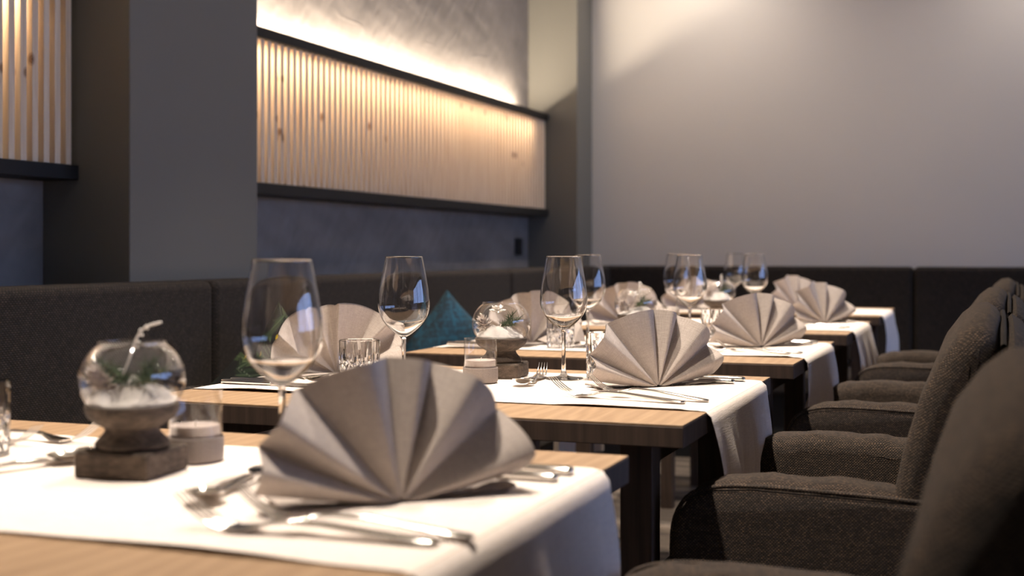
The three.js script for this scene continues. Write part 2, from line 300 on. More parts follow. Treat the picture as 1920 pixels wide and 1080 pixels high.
// ---------------------------------------------------------------- tables
const TX0 = -1.262, TX1 = -0.388, TY = 0.75, TXC = (TX0 + TX1) / 2;
const TZ = [-1.053, -2.021, -3.005, -4.003, -5.06], TL = [0.7, 0.7, 0.7, 0.7, 0.7];
const WHICH = ['front', 'second', 'third', 'fourth', 'last'];
const tableThings = [];
const tableLabel = ['oak topped dark table nearest the camera, cut off at the bottom left', 'second oak topped dark table from the camera, its near corner free of cloth', 'third oak topped dark table from the camera, beside the teal cushion', 'fourth oak topped dark table from the camera, behind the third', 'last oak topped dark table, farthest back by the back bench'];
function tableGeo() {
  const t = thing('dining_table', tableLabel[0], 'table', [TXC, 0, TZ[0]], 0, 'dining tables in a row');
  const W = TX1 - TX0, D = 0.7;
  mesh('tabletop', boxUV(new RoundedBoxGeometry(W, 0.028, D, 2, 0.0015).translate(0, TY - 0.003 - 0.014, 0)), M.tableEdge, t);
  const ven = mesh('oak_surface', boxUV(new RoundedBoxGeometry(W - 0.001, 0.0035, D - 0.001, 1, 0.001).translate(0, TY - 0.00175, 0)), M.oak, t);
  for (const sx of [-1, 1]) for (const sz of [-1, 1]) mesh('leg', moved(box(0.046, TY - 0.031, 0.046, 0.002), sx * (W / 2 - 0.085), (TY - 0.031) / 2, sz * (D / 2 - 0.1)), M.tableEdge, t);
  for (const sx of [-1, 1]) mesh('apron', moved(box(0.022, 0.045, D - 0.25), sx * (W / 2 - 0.085), TY - 0.0535, 0), M.tableEdge, t);
  mesh('apron', moved(box(W - 0.22, 0.03, 0.03), 0, TY - 0.047, 0), M.tableEdge, t);
  return t;
}
for (let k = 0; k < 5; k++) tableThings.push(k ? copy(tableThings[0], tableLabel[k], [TXC, 0, TZ[k]], 0, 'dining tables in a row') : tableGeo());

// runners
const CY = TY + 0.0022;                                  // cloth surface for the things that stand on it
const runnerSpec = [ // centre z offset, right hang, how far the near and the far edge of the hanging end swing out
  { dz: -0.012, hang: 0.42, n: 0, f: -0.01, nar: 0.97, s: 1 }, { dz: -0.03, hang: 0.40, n: 0.03, f: -0.055, nar: 0.94, s: 2 }, { dz: -0.035, hang: 0.42, n: -0.085, f: -0.01, nar: 0.98, s: 3 },
  { dz: -0.03, hang: 0.36, n: 0.01, f: 0.045, nar: 0.94, s: 4 }, { dz: 0.04, hang: 0.30, n: 0.0, f: -0.015, nar: 0.9, s: 5 }];
const runnerLabel = ['cream table runner on the table nearest the camera', 'cream table runner on the second table, its pleated end in full view', 'cream table runner on the third table, its hanging end swinging inward', 'cream table runner on the fourth table, its hanging end twisted', 'cream table runner on the last table by the back bench'];
function runnerGeo(sp) {
  const HW = 0.232, R = 0.016, top = TX1 - TX0, gap = 0.006, hl = 0.44, flat = top + 2 * gap - 2 * R + 2 * 0.002;
  const segs = [hl, Math.PI / 2 * R, flat, Math.PI / 2 * R, sp.hang], tot = segs.reduce((a, b) => a + b);
  const xl = TX0 - gap - 0.002, xr = TX1 + gap + 0.002, y1 = TY + 0.0014;
  return sheet((u, v) => {
    let s = u * tot, c = 2 * v - 1, x, y, z = c * HW, hang = 0, side = 0;
    if (s < segs[0]) { hang = segs[0] - s; side = -1; x = xl; y = y1 - R - hang; }
    else if ((s -= segs[0]) < segs[1]) { const a = s / R; x = xl + R - R * Math.cos(a); y = y1 - R + R * Math.sin(a); }
    else if ((s -= segs[1]) < segs[2]) { x = xl + R + s; y = y1; }
    else if ((s -= segs[2]) < segs[3]) { const a = s / R; x = xr - R + R * Math.sin(a); y = y1 - R + R * Math.cos(a); }
    else { hang = s - segs[3]; side = 1; x = xr; y = y1 - R - hang; }
    if (side) {
      const q = clamp(hang / 0.4, 0, 1.2), b = smooth(0, 0.12, hang);
      const sw = side > 0 ? lerp(sp.f, sp.n, v) * q : 0;
      x += side * (0.014 * Math.sin(Math.min(hang / 0.1, 1) * Math.PI / 2) + b * (0.009 * Math.sin(c * 8.3 + sp.s * 1.7) + 0.006 * Math.sin(c * 19 + sp.s) + 0.003 * Math.sin(c * 37 + sp.s * 3)) * (0.4 + q)) + sw;
      if (side < 0) x = Math.min(x, TX0 - 0.004); else x = Math.max(x, TX1 + 0.004 + Math.min(0, sw));
      z *= lerp(1, sp.nar, smooth(0, 1, q));
    } else {
      const e = smooth(0.9, 1, Math.abs(c)), w = Math.max(0, vnoise(x * 7 + sp.s * 9, c > 0 ? 3 : 8, 0, 0, sp.s) - 0.55);
      if (x > TX0 + 0.03 && x < TX1 - 0.03) y += e * w * 0.010;
      z += 0.003 * (vnoise(x * 6, c > 0 ? 1 : 5, 0, 0, sp.s) - 0.5);
    }
    return V(x, y, z);
  }, 150, 44, 0.0011, tot, 2 * HW);
}
runnerSpec.forEach((sp, k) => one('table_runner', runnerGeo(sp), M.runner, runnerLabel[k], 'table runner', [0, 0, TZ[k] + sp.dz], 0, 'cream table runners'));

// ---------------------------------------------------------------- fan napkins
function fanSheet(seed, R, back, th) {
  reseed(seed); const ws = [0.8, 1.35, 2.0, 0.85, 1.65, 1.25].map((w) => w * rr(0.85, 1.15)), n = ws.length; const tw = ws.reduce((a, b) => a + b);
  const edges = [0]; ws.forEach((w) => edges.push(edges.at(-1) + w / tw));
  const amp = ws.map((w) => rr(0.9, 1.1) * clamp(0.5 + 0.42 * w, 0.7, 1.25)), skew = ws.map(() => rr(-0.45, 0.35)), rad = ws.map(() => rr(0.975, 1.02)), tau = 0.2;
  const nu = n * 20;
  return sheet((u, v) => {
    let i = 0; while (i < n - 1 && u > edges[i + 1] + 1e-9) i++;
    let t = 2 * (u - edges[i]) / (edges[i + 1] - edges[i]) - 1; const sk = skew[i]; t = t < sk ? (t - sk) / (1 + sk) : (t - sk) / (1 - sk);
    const w = 1 - 2 * Math.pow(Math.abs(t), 1.45);
    const th0 = -0.02, th1 = Math.PI + 0.02, T = lerp(th1, th0, u), rho = 0.004 + v * R * rad[i] * (1 - 0.014 * v * t * t);
    const A = 0.0172 * Math.pow(v, 0.85) * amp[i], droop = 0.012 * v * v * (vnoise(u * 9, 1, 0, 0, seed) - 0.5);
    let x = rho * Math.cos(T), y = rho * Math.sin(T), z = A * w + droop - back;
    y = y + 0.018 * Math.pow(v, 1.2) * (1 - Math.sin(T)) ;          // the outermost pleats rise a little from the cloth
    z -= y * Math.tan(tau);
    return V(x, Math.max(y, 0.0016), z);
  }, nu, 16, th, 0.40, 0.128);
}
function napkin(seed, label, pos, turn, group, side = 1) {
  const t = thing('fan_napkin', label, 'napkin', pos, turn, group);
  mesh('front_fold', fanSheet(seed, 0.128, 0, 0.0011), M.linen, t);
  mesh('back_fold', fanSheet(seed, 0.1262, 0.0034, 0.0011), M.linen, t);
  mesh('base_fold', sheet((u, v) => {
    const x = lerp(-0.108, 0.118, u), e = smooth(0.72, 1, u) + 0.6 * smooth(0.2, 0, u);
    return V(x, 0.0022 + e * 0.0045 * Math.abs(Math.sin(x * 62 + v * 2.2)) , lerp(-0.004, -0.055, v) + 0.006 * Math.sin(x * 20));
  }, 60, 12, 0.0032, 0.23, 0.055), M.linen, t);
  mesh('stand_fold', sheet((u, v) => {      // the outermost pleat drawn back to prop the fan
    const a = V(-0.012, 0.010, -0.020), b = V(-0.112, 0.050, -0.036), c = V(-0.120, 0.006, -0.066), d = V(-0.02, 0.0062, -0.058);
    const p = a.lerp(b, u).lerp(d.lerp(c, u), v); p.y += 0.007 * Math.sin(v * Math.PI) * u + 0.002 * Math.sin(u * 9); p.y = Math.max(p.y, 0.0062); p.x *= -side; return p;
  }, 24, 14, 0.0022, 0.12, 0.06), M.linen, t);
  return t;
}
const NG = 'grey linen napkins folded to fans';
napkin(101, 'large blurred grey fan napkin in the foreground on the front table', [-0.505, CY, -1.054], 0.84, NG);
napkin(102, 'sharp grey fan napkin on the chair side of the second table', [-0.532, CY, -2.108], 0.84, NG);
napkin(103, 'grey fan napkin on the chair side of the third table', [-0.525, CY, -3.07], 0.74, NG);
napkin(104, 'grey fan napkin on the chair side of the fourth table', [-0.511, CY, -4.155], 0.92, NG);
napkin(105, 'brightly lit fan napkin behind the front wine glass on the second table', [-1.15, CY, -2.124], 0.66 + Math.PI, NG, -1);
napkin(106, 'brightly lit fan napkin behind the fishbowl on the bench side of the third table', [-1.075, CY, -2.985], 0.62 + Math.PI, NG, -1);
napkin(107, 'grey fan napkin on the bench side of the fourth table, behind its fishbowl', [-1.104, CY, -3.94], 0.66 + Math.PI, NG, -1);
napkin(108, 'small grey fan napkin farthest back, by the back bench on the last table', [-0.765, CY, -5.3], 0.95, NG);
napkin(109, 'low grey fan napkin half hidden by wine glasses on the last table', [-1.12, CY, -4.96], 0.66 + Math.PI, NG, -1);

// ---------------------------------------------------------------- glasses
const bowlOut = curvePts([[0.0045, 0.0875], [0.013, 0.0925], [0.026, 0.1035], [0.0358, 0.116], [0.0413, 0.13], [0.0424, 0.141], [0.0412, 0.158], [0.0382, 0.178], [0.0342, 0.2], [0.0307, 0.219]], 44);
const bowlIn = bowlOut.map(([r, y], i) => [Math.max(r - 0.0011, 0.0001), y + (i < 14 ? 0.0042 * (1 - i / 14) : 0)]).reverse();
const bowlGeo = lathe([...bowlOut, [0.0301, 0.2195], ...bowlIn, [0, 0.0915]], 72);
const stemGeo = lathe([[0, 0.0005], [0.0345, 0.0005], [0.0352, 0.0012], [0.0345, 0.0018], [0.02, 0.0032], [0.009, 0.0056], [0.0052, 0.0095], [0.0042, 0.016], [0.0036, 0.03], [0.0034, 0.055], [0.0035, 0.074], [0.0038, 0.082], [0.0044, 0.0868], [0, 0.0868]], 48);
const WG = 'stemmed wine glasses', glassProto = thing('wine_glass', 'big blurred wine glass in front, on the table nearest the camera', 'wine glass', [-0.698, CY, -1.172], 0, WG);
mesh('bowl', bowlGeo, M.solidGlass, glassProto); mesh('stem', stemGeo, M.solidGlass, glassProto);
for (const [x, z, l] of [[-0.912, -1.916, 'sharp wine glass on the bench side of the second table, before the dark backrest'], [-0.725, -2.185, 'sharp wine glass on the chair side of the second table, beside the dessert fork'],
  [-0.912, -2.93, 'wine glass behind the second table glass, on the bench side of the third table'], [-0.722, -3.18, 'front one of two overlapping wine glasses, on the chair side of the third table'],
  [-0.925, -3.9, 'rear one of two overlapping wine glasses, on the bench side of the fourth table'], [-0.732, -4.16, 'right one of the two farthest wine glasses, on the fourth table'], [-0.972, -5.08, 'left one of the two farthest wine glasses, on the last table']])
  copy(glassProto, l, [x, CY, z], 0, WG);
// cut crystal tumbler: lattice cuts below, leaf cuts above
function tumblerGeo() {
  const na = 264, nh = 84, H = 0.082, R = 0.0335, pos = [], idx = [], prof = [];
  for (let j = 0; j <= nh; j++) prof.push([R * lerp(0.97, 1, j / nh), 0.001 + (H - 0.001) * j / nh, 1]);
  prof.unshift([0, 0.0025, 0], [R * 0.8, 0.0025, 0], [R * 0.93, 0.0005, 0]);
  prof.push([R - 0.001, H + 0.0006, 0], [R - 0.0024, H, 0]); for (let j = 1; j <= 8; j++) prof.push([lerp(R - 0.0026, R - 0.005, j / 8), lerp(H, 0.014, j / 8), 0]); prof.push([R * 0.6, 0.0115, 0], [0, 0.011, 0]);
  const tri = (x) => Math.abs(((x % 1) + 1) % 1 - 0.5) * 2;
  for (const [r, y, cut] of prof) for (let k = 0; k < na; k++) {
    const a = k / na * 2 * Math.PI; let q = r;
    if (cut) {
      const s = a / (2 * Math.PI) * 10, h = y / 0.0165, g = Math.max(1 - 5 * tri(s + h * 0.5 + 0.5), 1 - 5 * tri(s - h * 0.5 + 0.5), 0) * (y < 0.046 ? 1 : 0);
      const leaf = y >= 0.044 ? Math.max(0, 1 - tri(s * 1 + 0.5) * (3 + 160 * Math.max(0, y - 0.05))) * smooth(0.066, 0.05, y) : 0;
      q -= 0.0023 * Math.max(g, leaf) * smooth(0.004, 0.009, y);
    }
    pos.push(q * Math.cos(a), y, q * Math.sin(a));
  }
  for (let j = 0; j < prof.length - 1; j++) for (let k = 0; k < na; k++) { const a = j * na + k, b = j * na + (k + 1) % na, c = a + na, d = b + na; idx.push(a, c, b, b, c, d); }
  const g = new THREE.BufferGeometry(); g.setAttribute('position', new THREE.Float32BufferAttribute(pos, 3)); g.setIndex(idx); g.computeVertexNormals(); g.setAttribute('uv', new THREE.BufferAttribute(new Float32Array(pos.length / 3 * 2), 2));
  return toCreasedNormals(mergeVertices(g, 1e-6), 0.5);
}
const TG = 'cut crystal tumblers', tumblerProto = one('tumbler', tumblerGeo(), M.solidGlass, 'cut crystal tumbler standing before the bright napkin on the second table', 'tumbler', [-0.9776, CY, -1.885], 0, TG);
for (const [x, z, l] of [[-0.66, -2.222, 'cut crystal tumbler left behind the sharp chair side napkin, second table'], [-0.965, -2.885, 'cut crystal tumbler behind the wine glass on the third table'], [-0.665, -3.21, 'cut crystal tumbler at the left of the third table chair side napkin'], [-1.062, -1.133, 'tumbler cut off by the left picture edge on the front table']])
  copy(tumblerProto, l, [x, CY, z], rnd() * 3, TG);

// ---------------------------------------------------------------- candle holders
const HG = 'candle glasses in concrete cups';
const holderProto = thing('candle_holder', 'blurred glass candle holder in a concrete cup right of the front fishbowl', 'candle holder', [-0.815, CY, -1.187], 0, HG);
mesh('concrete_cup', lathe([[0, 0.0003], [0.027, 0.0003], [0.0302, 0.0035], [0.0306, 0.012], [0.0304, 0.0262], [0.0298, 0.0274], [0.0292, 0.0266], [0.0292, 0.018], [0, 0.018]], 56), M.concrete, holderProto);
mesh('glass_sleeve', lathe([[0, 0.0184], [0.0284, 0.0184], [0.0288, 0.022], [0.0287, 0.0768], [0.0281, 0.0774], [0.0274, 0.0768], [0.0274, 0.0204], [0, 0.0204]], 56), M.glass, holderProto);
const waxProto = thing('candle', 'small white candle inside the front glass holder', 'candle', [-0.815, CY + 0.0206, -1.187], 0, 'small white candles');
mesh('wax', lathe([[0, 0], [0.0268, 0], [0.0268, 0.0186], [0.026, 0.0192], [0.025, 0.0176], [0.006, 0.0168], [0, 0.0165]], 48), M.wax, waxProto);
mesh('wick', tube([V(0, 0.0165, 0), V(0.0004, 0.02, 0), V(0.0018, 0.0235, 0.0006)], 0.0007, 8, 6), M.wick, waxProto);
for (const [x, z, a, b] of [[-0.8376, -2.067, 'sharp glass candle holder in a concrete cup before the second table fishbowl', 'small white candle inside the sharp second table glass holder'], [-0.80, -3.28, 'glass candle holder in a concrete cup on the third table', 'small white candle inside the third table glass holder']]) {
  copy(holderProto, a, [x, CY, z], 1, HG); copy(waxProto, b, [x, CY + 0.0206, z], 0.6, 'small white candles');
}

// ---------------------------------------------------------------- fishbowls on turned wooden pedestals
const cupProf = curvePts([[0.0355, 0.0275], [0.0375, 0.031], [0.0345, 0.036], [0.0285, 0.0425], [0.027, 0.0465]], 14).concat([[0.0262, 0.0478], [0.0292, 0.0488]], curvePts([[0.0310, 0.0500], [0.0385, 0.0545], [0.0445, 0.0605], [0.047, 0.0665], [0.0472, 0.0705]], 12), [[0.0462, 0.0718], [0.0448, 0.071], [0.0435, 0.0655], [0.038, 0.0588], [0.029, 0.0528], [0.015, 0.0485], [0, 0.0476]]);
const bowlEll = (r, y) => { const k = (y - 0.0972) / (y > 0.0972 ? 0.046 : 0.047); return 0.0532 * Math.sqrt(Math.max(0, 1 - k * k)); };
function fishbowlGeo() {
  const out = [], inn = []; for (let i = 0; i <= 40; i++) { const a = lerp(-Math.PI / 2, 0.86, i / 40), r = 0.0532 * Math.cos(a), y = 0.0972 + (a > 0 ? 0.046 : 0.047) * Math.sin(a); out.push([Math.max(r, 0), y]); inn.unshift([Math.max(r - 0.0012, 0), y + 0.0012 * (a < 0 ? -Math.sin(a) : 0)]); }
  const l = out.at(-1); out.push([l[0] - 0.0006, l[1] + 0.0014], [l[0] - 0.0002, l[1] + 0.0032], [l[0] - 0.0012, l[1] + 0.0036]); return lathe([...out, ...inn], 64);
}
function snowGeo(seed) {
  const g = new THREE.SphereGeometry(1, 56, 36); const p = g.attributes.position, q = V();
  for (let i = 0; i < p.count; i++) {
    q.fromBufferAttribute(p, i); const n = vnoise(q.x * 1.7 + 9, q.z * 1.7 + 9, 0, 0, seed), f = vnoise(q.x * 14 + 30, q.z * 14 + q.y * 9 + 30, 0, 0, seed + 1);
    let y = 0.0625 + (q.y < 0 ? 0.0135 * q.y : 0.024 * q.y * (0.35 + 1.3 * n)) + 0.003 * (f - 0.5) * (q.y > -0.2 ? 1 : 0); y = Math.max(y, 0.0532);
    const rm = bowlEll(0, y) - 0.0022, R = Math.min(rm, 0.0485 * Math.hypot(q.x, q.z) * (0.93 + 0.1 * f)), a = Math.atan2(q.z, q.x); p.setXYZ(i, R * Math.cos(a), y, R * Math.sin(a));
  }
  g.computeVertexNormals(); return g;
}
function coneGeo() {          // pine cone along +y, scales in a spiral
  const list = [moved(new THREE.SphereGeometry(0.006, 10, 8).scale(1, 1.9, 1), 0, 0.011, 0)];
  for (let i = 0; i < 58; i++) {
    const t = i / 57, a = i * 2.39996, L = lerp(0.0125, 0.006, t) * (0.75 + 0.4 * Math.sin(t * 2.8)), s = new THREE.ConeGeometry(0.0042 * (1 - 0.4 * t), L, 5).scale(1, 1, 0.35);
    s.translate(0, L / 2, 0).rotateX(lerp(1.75, 0.35, t)).translate(0, 0.002 + 0.02 * t, 0.003).rotateY(a); list.push(s);
  }
  return merged(list);
}
function sprigGeo(seed) {     // fir sprig: needles round a bent twig, along +x
  reseed(seed); const needles = [], twigs = [], stems = [[V(0, 0, 0), V(0.016, 0.006, 0.002), V(0.036, 0.016, 0)], [V(0.01, 0.004, 0), V(0.02, 0.006, 0.012), V(0.03, 0.011, 0.02)], [V(0.008, 0.003, 0), V(0.016, 0.010, -0.010), V(0.024, 0.020, -0.016)]];
  for (const s of stems) {
    const c = new THREE.CatmullRomCurve3(s); twigs.push(new THREE.TubeGeometry(c, 10, 0.0009, 5));
    for (let i = 0; i < 70; i++) {
      const t = rr(0.05, 1), p = c.getPoint(t), d = c.getTangent(t), o = V(rr(-1, 1), rr(-0.6, 1), rr(-1, 1)).normalize().addScaledVector(d, 0.7).normalize(), L = rr(0.010, 0.016);
      const n = new THREE.ConeGeometry(0.0006, L, 4).translate(0, L / 2, 0); n.applyQuaternion(new THREE.Quaternion().setFromUnitVectors(V(0, 1, 0), o)); needles.push(n.translate(p.x, p.y, p.z));
    }
  }
  return [merged(needles), merged(twigs)];
}
function twigGeo(pts, r, seed) {
  reseed(seed); const list = [tube(pts, r, 20, 7)], c = new THREE.CatmullRomCurve3(pts);
  for (let i = 0; i < 9; i++) { const t = 0.35 + 0.65 * i / 9, p = c.getPoint(t), s = i % 2 ? 1 : -1, q = p.clone().add(V(rr(0.003, 0.007), rr(0.001, 0.006), s * rr(0.001, 0.004))); list.push(tube([p, p.clone().lerp(q, 0.5).add(V(0, 0.001, 0)), q], r * 0.75, 6, 6), new THREE.SphereGeometry(r * 1.25, 6, 5).translate(q.x, q.y, q.z)); }
  return merged(list);
}
const pedGeo = boxUV(merged([lathe([[0, 0.0275], ...cupProf], 48)]));
const plinthGeo = boxUV(new RoundedBoxGeometry(0.083, 0.0268, 0.083, 3, 0.004).translate(0, 0.0136, 0));
const bowlG = fishbowlGeo(), [needleG, needleTwigG] = sprigGeo(5), coneG = coneGeo();
const flowerG = merged([new THREE.SphereGeometry(0.003, 8, 6), ...Array.from({ length: 13 }, (_, i) => new THREE.SphereGeometry(0.0055, 10, 6).scale(1.25, 0.28, 0.8).translate(0.0095, 0, 0).rotateZ(i < 7 ? 0.3 : 0.85).rotateY(i * 2.4))]);
const protoF = {};
function fishbowl(k, x, z, turn, seed, nick) {
  const y = CY, P = [x, y, z];
  const put = (key, make, label, turnBy, at = P, group) => { if (protoF[key]) return copy(protoF[key], label, at, turnBy, group); return protoF[key] = make(label, at, turnBy, group); };
  put('ped', (l, at, a, g) => { const t = thing('wooden_pedestal', l, 'pedestal', at, a, g); mesh('turned_cup', pedGeo, M.oldWood, t); mesh('square_plinth', plinthGeo, M.oldWood, t); return t; }, `worn turned wooden pedestal under the ${nick} fishbowl`, turn, P, 'turned wooden pedestals');
  put('bowl', (l, at, a, g) => one('fishbowl', bowlG, M.glass, l, 'glass bowl', at, a, g), `round glass bowl with winter decoration, ${nick} on its wooden pedestal`, 0, P, 'round glass bowls');
  const s = one('artificial_snow', snowGeo(seed), M.snow, `white artificial snow lying in the ${nick} glass bowl`, 'snow', P, turn); s.userData.kind = 'stuff';
  const mkS = (l, at, a, g) => { const t = thing('fir_sprig', l, 'sprig', at, a, g); mesh('needles', needleG, M.fir, t).userData.kind = 'stuff'; mesh('twig', needleTwigG, M.twig, t); return t; };
  put('sprig', mkS, `green fir sprig pointing right on the snow in the ${nick} glass bowl`, k ? 0.36 : 0.5, [x - 0.003, y + 0.089, z + 0.010], 'fir sprigs in the bowls').scale.setScalar(1.12);
  if (k === 0) put('sprig', mkS, 'second fir sprig, pointing left in the front glass bowl', 3.3, [x + 0.008, y + 0.090, z + 0.004], 'fir sprigs in the bowls');
  const pc = put('cone', (l, at, a, g) => one('pine_cone', coneG, M.cone, l, 'pine cone', at, a, g), `silvery pine cone leaning in the ${nick} glass bowl`, 0, [x - 0.022, y + 0.084, z + 0.012], 'silvery pine cones');
  pc.rotation.set(0.55, 0.4 * k, 0.2); pc.scale.setScalar(1.3);
  if (k) put('flower', (l, at, a, g) => one('white_flower', flowerG, M.frosted, l, 'flower', at, a, g), `white artificial flower at the mouth of the ${nick} glass bowl`, k, [x - 0.006, y + 0.117, z + 0.002], 'white flowers in the bowls');
  if (k === 1) return;
  const pts = k === 0 ? [V(-0.010, 0.098, 0.004), V(-0.001, 0.118, 0.003), V(0.006, 0.140, 0), V(0.016, 0.150, 0), V(0.030, 0.1545, -0.004)] : [V(0.010, 0.09, -0.008), V(0.008, 0.118, -0.006), V(0.007, 0.136, -0.004), V(0.007, 0.152, -0.003)];
  one('frosted_twig', twigGeo(pts, 0.0011, 50 + k), M.frosted, k === 0 ? 'white frosted twig sticking out of the front glass bowl' : `white frosted twig standing in the ${nick} glass bowl`, 'twig', P, 0);
}
fishbowl(0, -0.83, -1.098, 0.09, 201, 'front table');
fishbowl(1, -0.842, -2.178, 0.09, 202, 'second table');
fishbowl(2, -0.84, -3.1, 0.6, 203, 'third table');
fishbowl(3, -0.836, -4.09, 0.8, 204, 'fourth table');

// ---------------------------------------------------------------- cutlery, along +x from the handle's end, lying on the cloth
const handle = (L) => [[0, 0.0026, 0.0052, 0.0016], [0.004, 0.0026, 0.0078, 0.0021], [0.02, 0.0034, 0.0082, 0.0022], [0.05, 0.0058, 0.0062, 0.0021], [0.085, 0.0088, 0.0043, 0.002], [L - 0.012, 0.0092, 0.0033, 0.002], [L, 0.0078, 0.0034, 0.0019]].map(([x, y, w, t]) => ({ x, y, w, t }));
function dinnerFork(k = 1) {
  const hL = 0.125, head = [[hL - 0.001, 0.0078, 0.0034, 0.0018], [hL + 0.008, 0.0052, 0.0075, 0.0015], [hL + 0.016, 0.0034, 0.0115, 0.0013], [hL + 0.026, 0.0026, 0.0122, 0.0012], [hL + 0.033, 0.0028, 0.0121, 0.0011]].map(([x, y, w, t]) => ({ x, y, w, t }));
  const tines = [-1.5, -0.5, 0.5, 1.5].map((s) => bar([[0.032, 0.0028], [0.042, 0.0050], [0.053, 0.0102], [0.064, 0.0178], [0.073, 0.0255]].map(([x, y], i) => ({ x: hL + x, y, w: 0.0018 - 0.0003 * i, t: 0.0011 - 0.00012 * i, z: s * (0.0068 - 0.0003 * i) })), 6));
  return { handle: bar(handle(hL), 12).scale(k, k, k), tines: merged([bar(head, 12), ...tines]).scale(k, k, k) };
}
function spoon(k = 1, tilt = 0) {
  const hL = 0.125; const b = sheet((u, v) => {
    const a = u * 2 * Math.PI, r = v, ex = 0.0285 * r * Math.cos(a), ez = 0.0195 * r * Math.sin(a) * (1 - 0.16 * Math.cos(a));
    return V(hL + 0.0275 + ex, 0.0012 + 0.0085 * r * r + 0.0022 * Math.max(0, -ex / 0.0285) + (ex + 0.0285) * tilt, ez);
  }, 40, 10, 0.0011, 0.1, 0.03, true);
  return { handle: bar(handle(hL), 12).scale(k, k, k), spoon_bowl: b.scale(k, k, k) };
}
function knife() {
  const h = bar([[0, 0.0042, 0.006, 0.0028], [0.004, 0.0046, 0.0086, 0.0042], [0.03, 0.0046, 0.0084, 0.0043], [0.075, 0.0042, 0.0066, 0.0039], [0.096, 0.004, 0.0056, 0.0034], [0.1, 0.0038, 0.005, 0.0025]].map(([x, y, w, t]) => ({ x, y, w, t })), 14);
  const b = bar([[0.099, 0.0032, 0.0048, 0.0014], [0.108, 0.0024, 0.0075, 0.001], [0.15, 0.0017, 0.0092, 0.0008], [0.195, 0.0014, 0.0088, 0.0007], [0.215, 0.0013, 0.005, 0.0006], [0.222, 0.0013, 0.001, 0.0004]].map(([x, y, w, t]) => ({ x, y, w, t, z: 0.001 })), 10);
  return { handle: h, blade: b };
}
const kinds = { dinner_fork: [dinnerFork(1.15), 'fork'], starter_fork: [dinnerFork(1.0), 'fork'], dessert_fork: [dinnerFork(0.86), 'fork'], dessert_spoon: [spoon(0.9, 0.12), 'spoon'], soup_spoon: [spoon(1.04, 0.16), 'spoon'], dinner_knife: [knife(), 'knife'] };
const cutProto = {};
function cutlery(kind, x0, z0, x1, z1, label, dy = 0, pitch = 0) {       // handle end -> tip
  const turn = Math.atan2(-(z1 - z0), x1 - x0), at = [x0, CY + dy, z0], g = kind.replace('_', ' ') + ' pieces of polished steel';
  let t = cutProto[kind];
  if (t) t = copy(t, label, at, turn, g);
  else { const [parts, cat] = kinds[kind]; t = cutProto[kind] = thing(kind, label, cat, at, turn, g); for (const [n, geo] of Object.entries(parts)) mesh(n, geo, M.silver, t); }
  t.rotation.set(0, turn, pitch, 'YXZ'); return t;
}
// front table
cutlery('dinner_fork', -0.405, -0.911, -0.636, -0.90, 'outer steel fork nearest the camera, on the front table');
cutlery('starter_fork', -0.386, -0.938, -0.582, -0.900, 'inner steel fork lying across the outer one, front table', 0, 0.068);
cutlery('dinner_knife', -0.407, -1.207, -0.63, -1.207, 'steel knife nearer the napkin, right of the foreground napkin');
cutlery('dinner_knife', -0.404, -1.248, -0.62, -1.248, 'farther steel knife right of the foreground napkin, by the table edge');
cutlery('dessert_spoon', -0.705, -1.12, -0.662, -0.965, 'blurred dessert spoon before the big wine glass, front table');
cutlery('dessert_fork', -0.675, -1.0, -0.690, -1.16, 'blurred dessert fork under the foot of the big wine glass', 0.0005);
cutlery('dinner_fork', -1.215, -1.247, -1.0, -1.247, 'left edge fork with raised tines on the front table');
cutlery('starter_fork', -1.24, -1.212, -1.06, -1.205, 'fork partly cut off at the left picture edge, front table');
cutlery('dessert_spoon', -0.985, -1.0, -0.918, -1.16, 'dessert spoon left of the front fishbowl, its bowl raised');
cutlery('dessert_fork', -0.935, -1.135, -0.98, -0.97, 'dessert fork crossing beneath the spoon left of the front fishbowl', 0.0004);
// second table
cutlery('dinner_fork', -0.436, -1.886, -0.665, -1.93, 'sharp outer fork with tines alone on the cloth, second table');
cutlery('starter_fork', -0.408, -1.921, -0.612, -1.944, 'sharp inner fork before the chair side napkin, second table', 0, 0.05);
cutlery('dinner_knife', -0.423, -2.204, -0.64, -2.21, 'nearer of two knives right of the sharp napkin, second table');
cutlery('dinner_knife', -0.413, -2.25, -0.63, -2.25, 'farther of two knives right of the sharp napkin, second table');
cutlery('dessert_spoon', -0.762, -2.18, -0.748, -2.0, 'sharp dessert spoon with its bowl toward the camera, second table');
cutlery('dessert_fork', -0.748, -2.075, -0.782, -2.235, 'sharp dessert fork with tines beside the wine glass stem, second table', 0.0006);
cutlery('dinner_knife', -1.25, -1.90, -1.02, -1.90, 'knife nearest the cloth edge on the bench side of the second table');
cutlery('dinner_knife', -1.25, -1.928, -1.03, -1.925, 'second knife from the cloth edge on the bench side, second table');
cutlery('soup_spoon', -1.245, -1.958, -1.06, -1.942, 'soup spoon with raised bowl on the bench side of the second table');
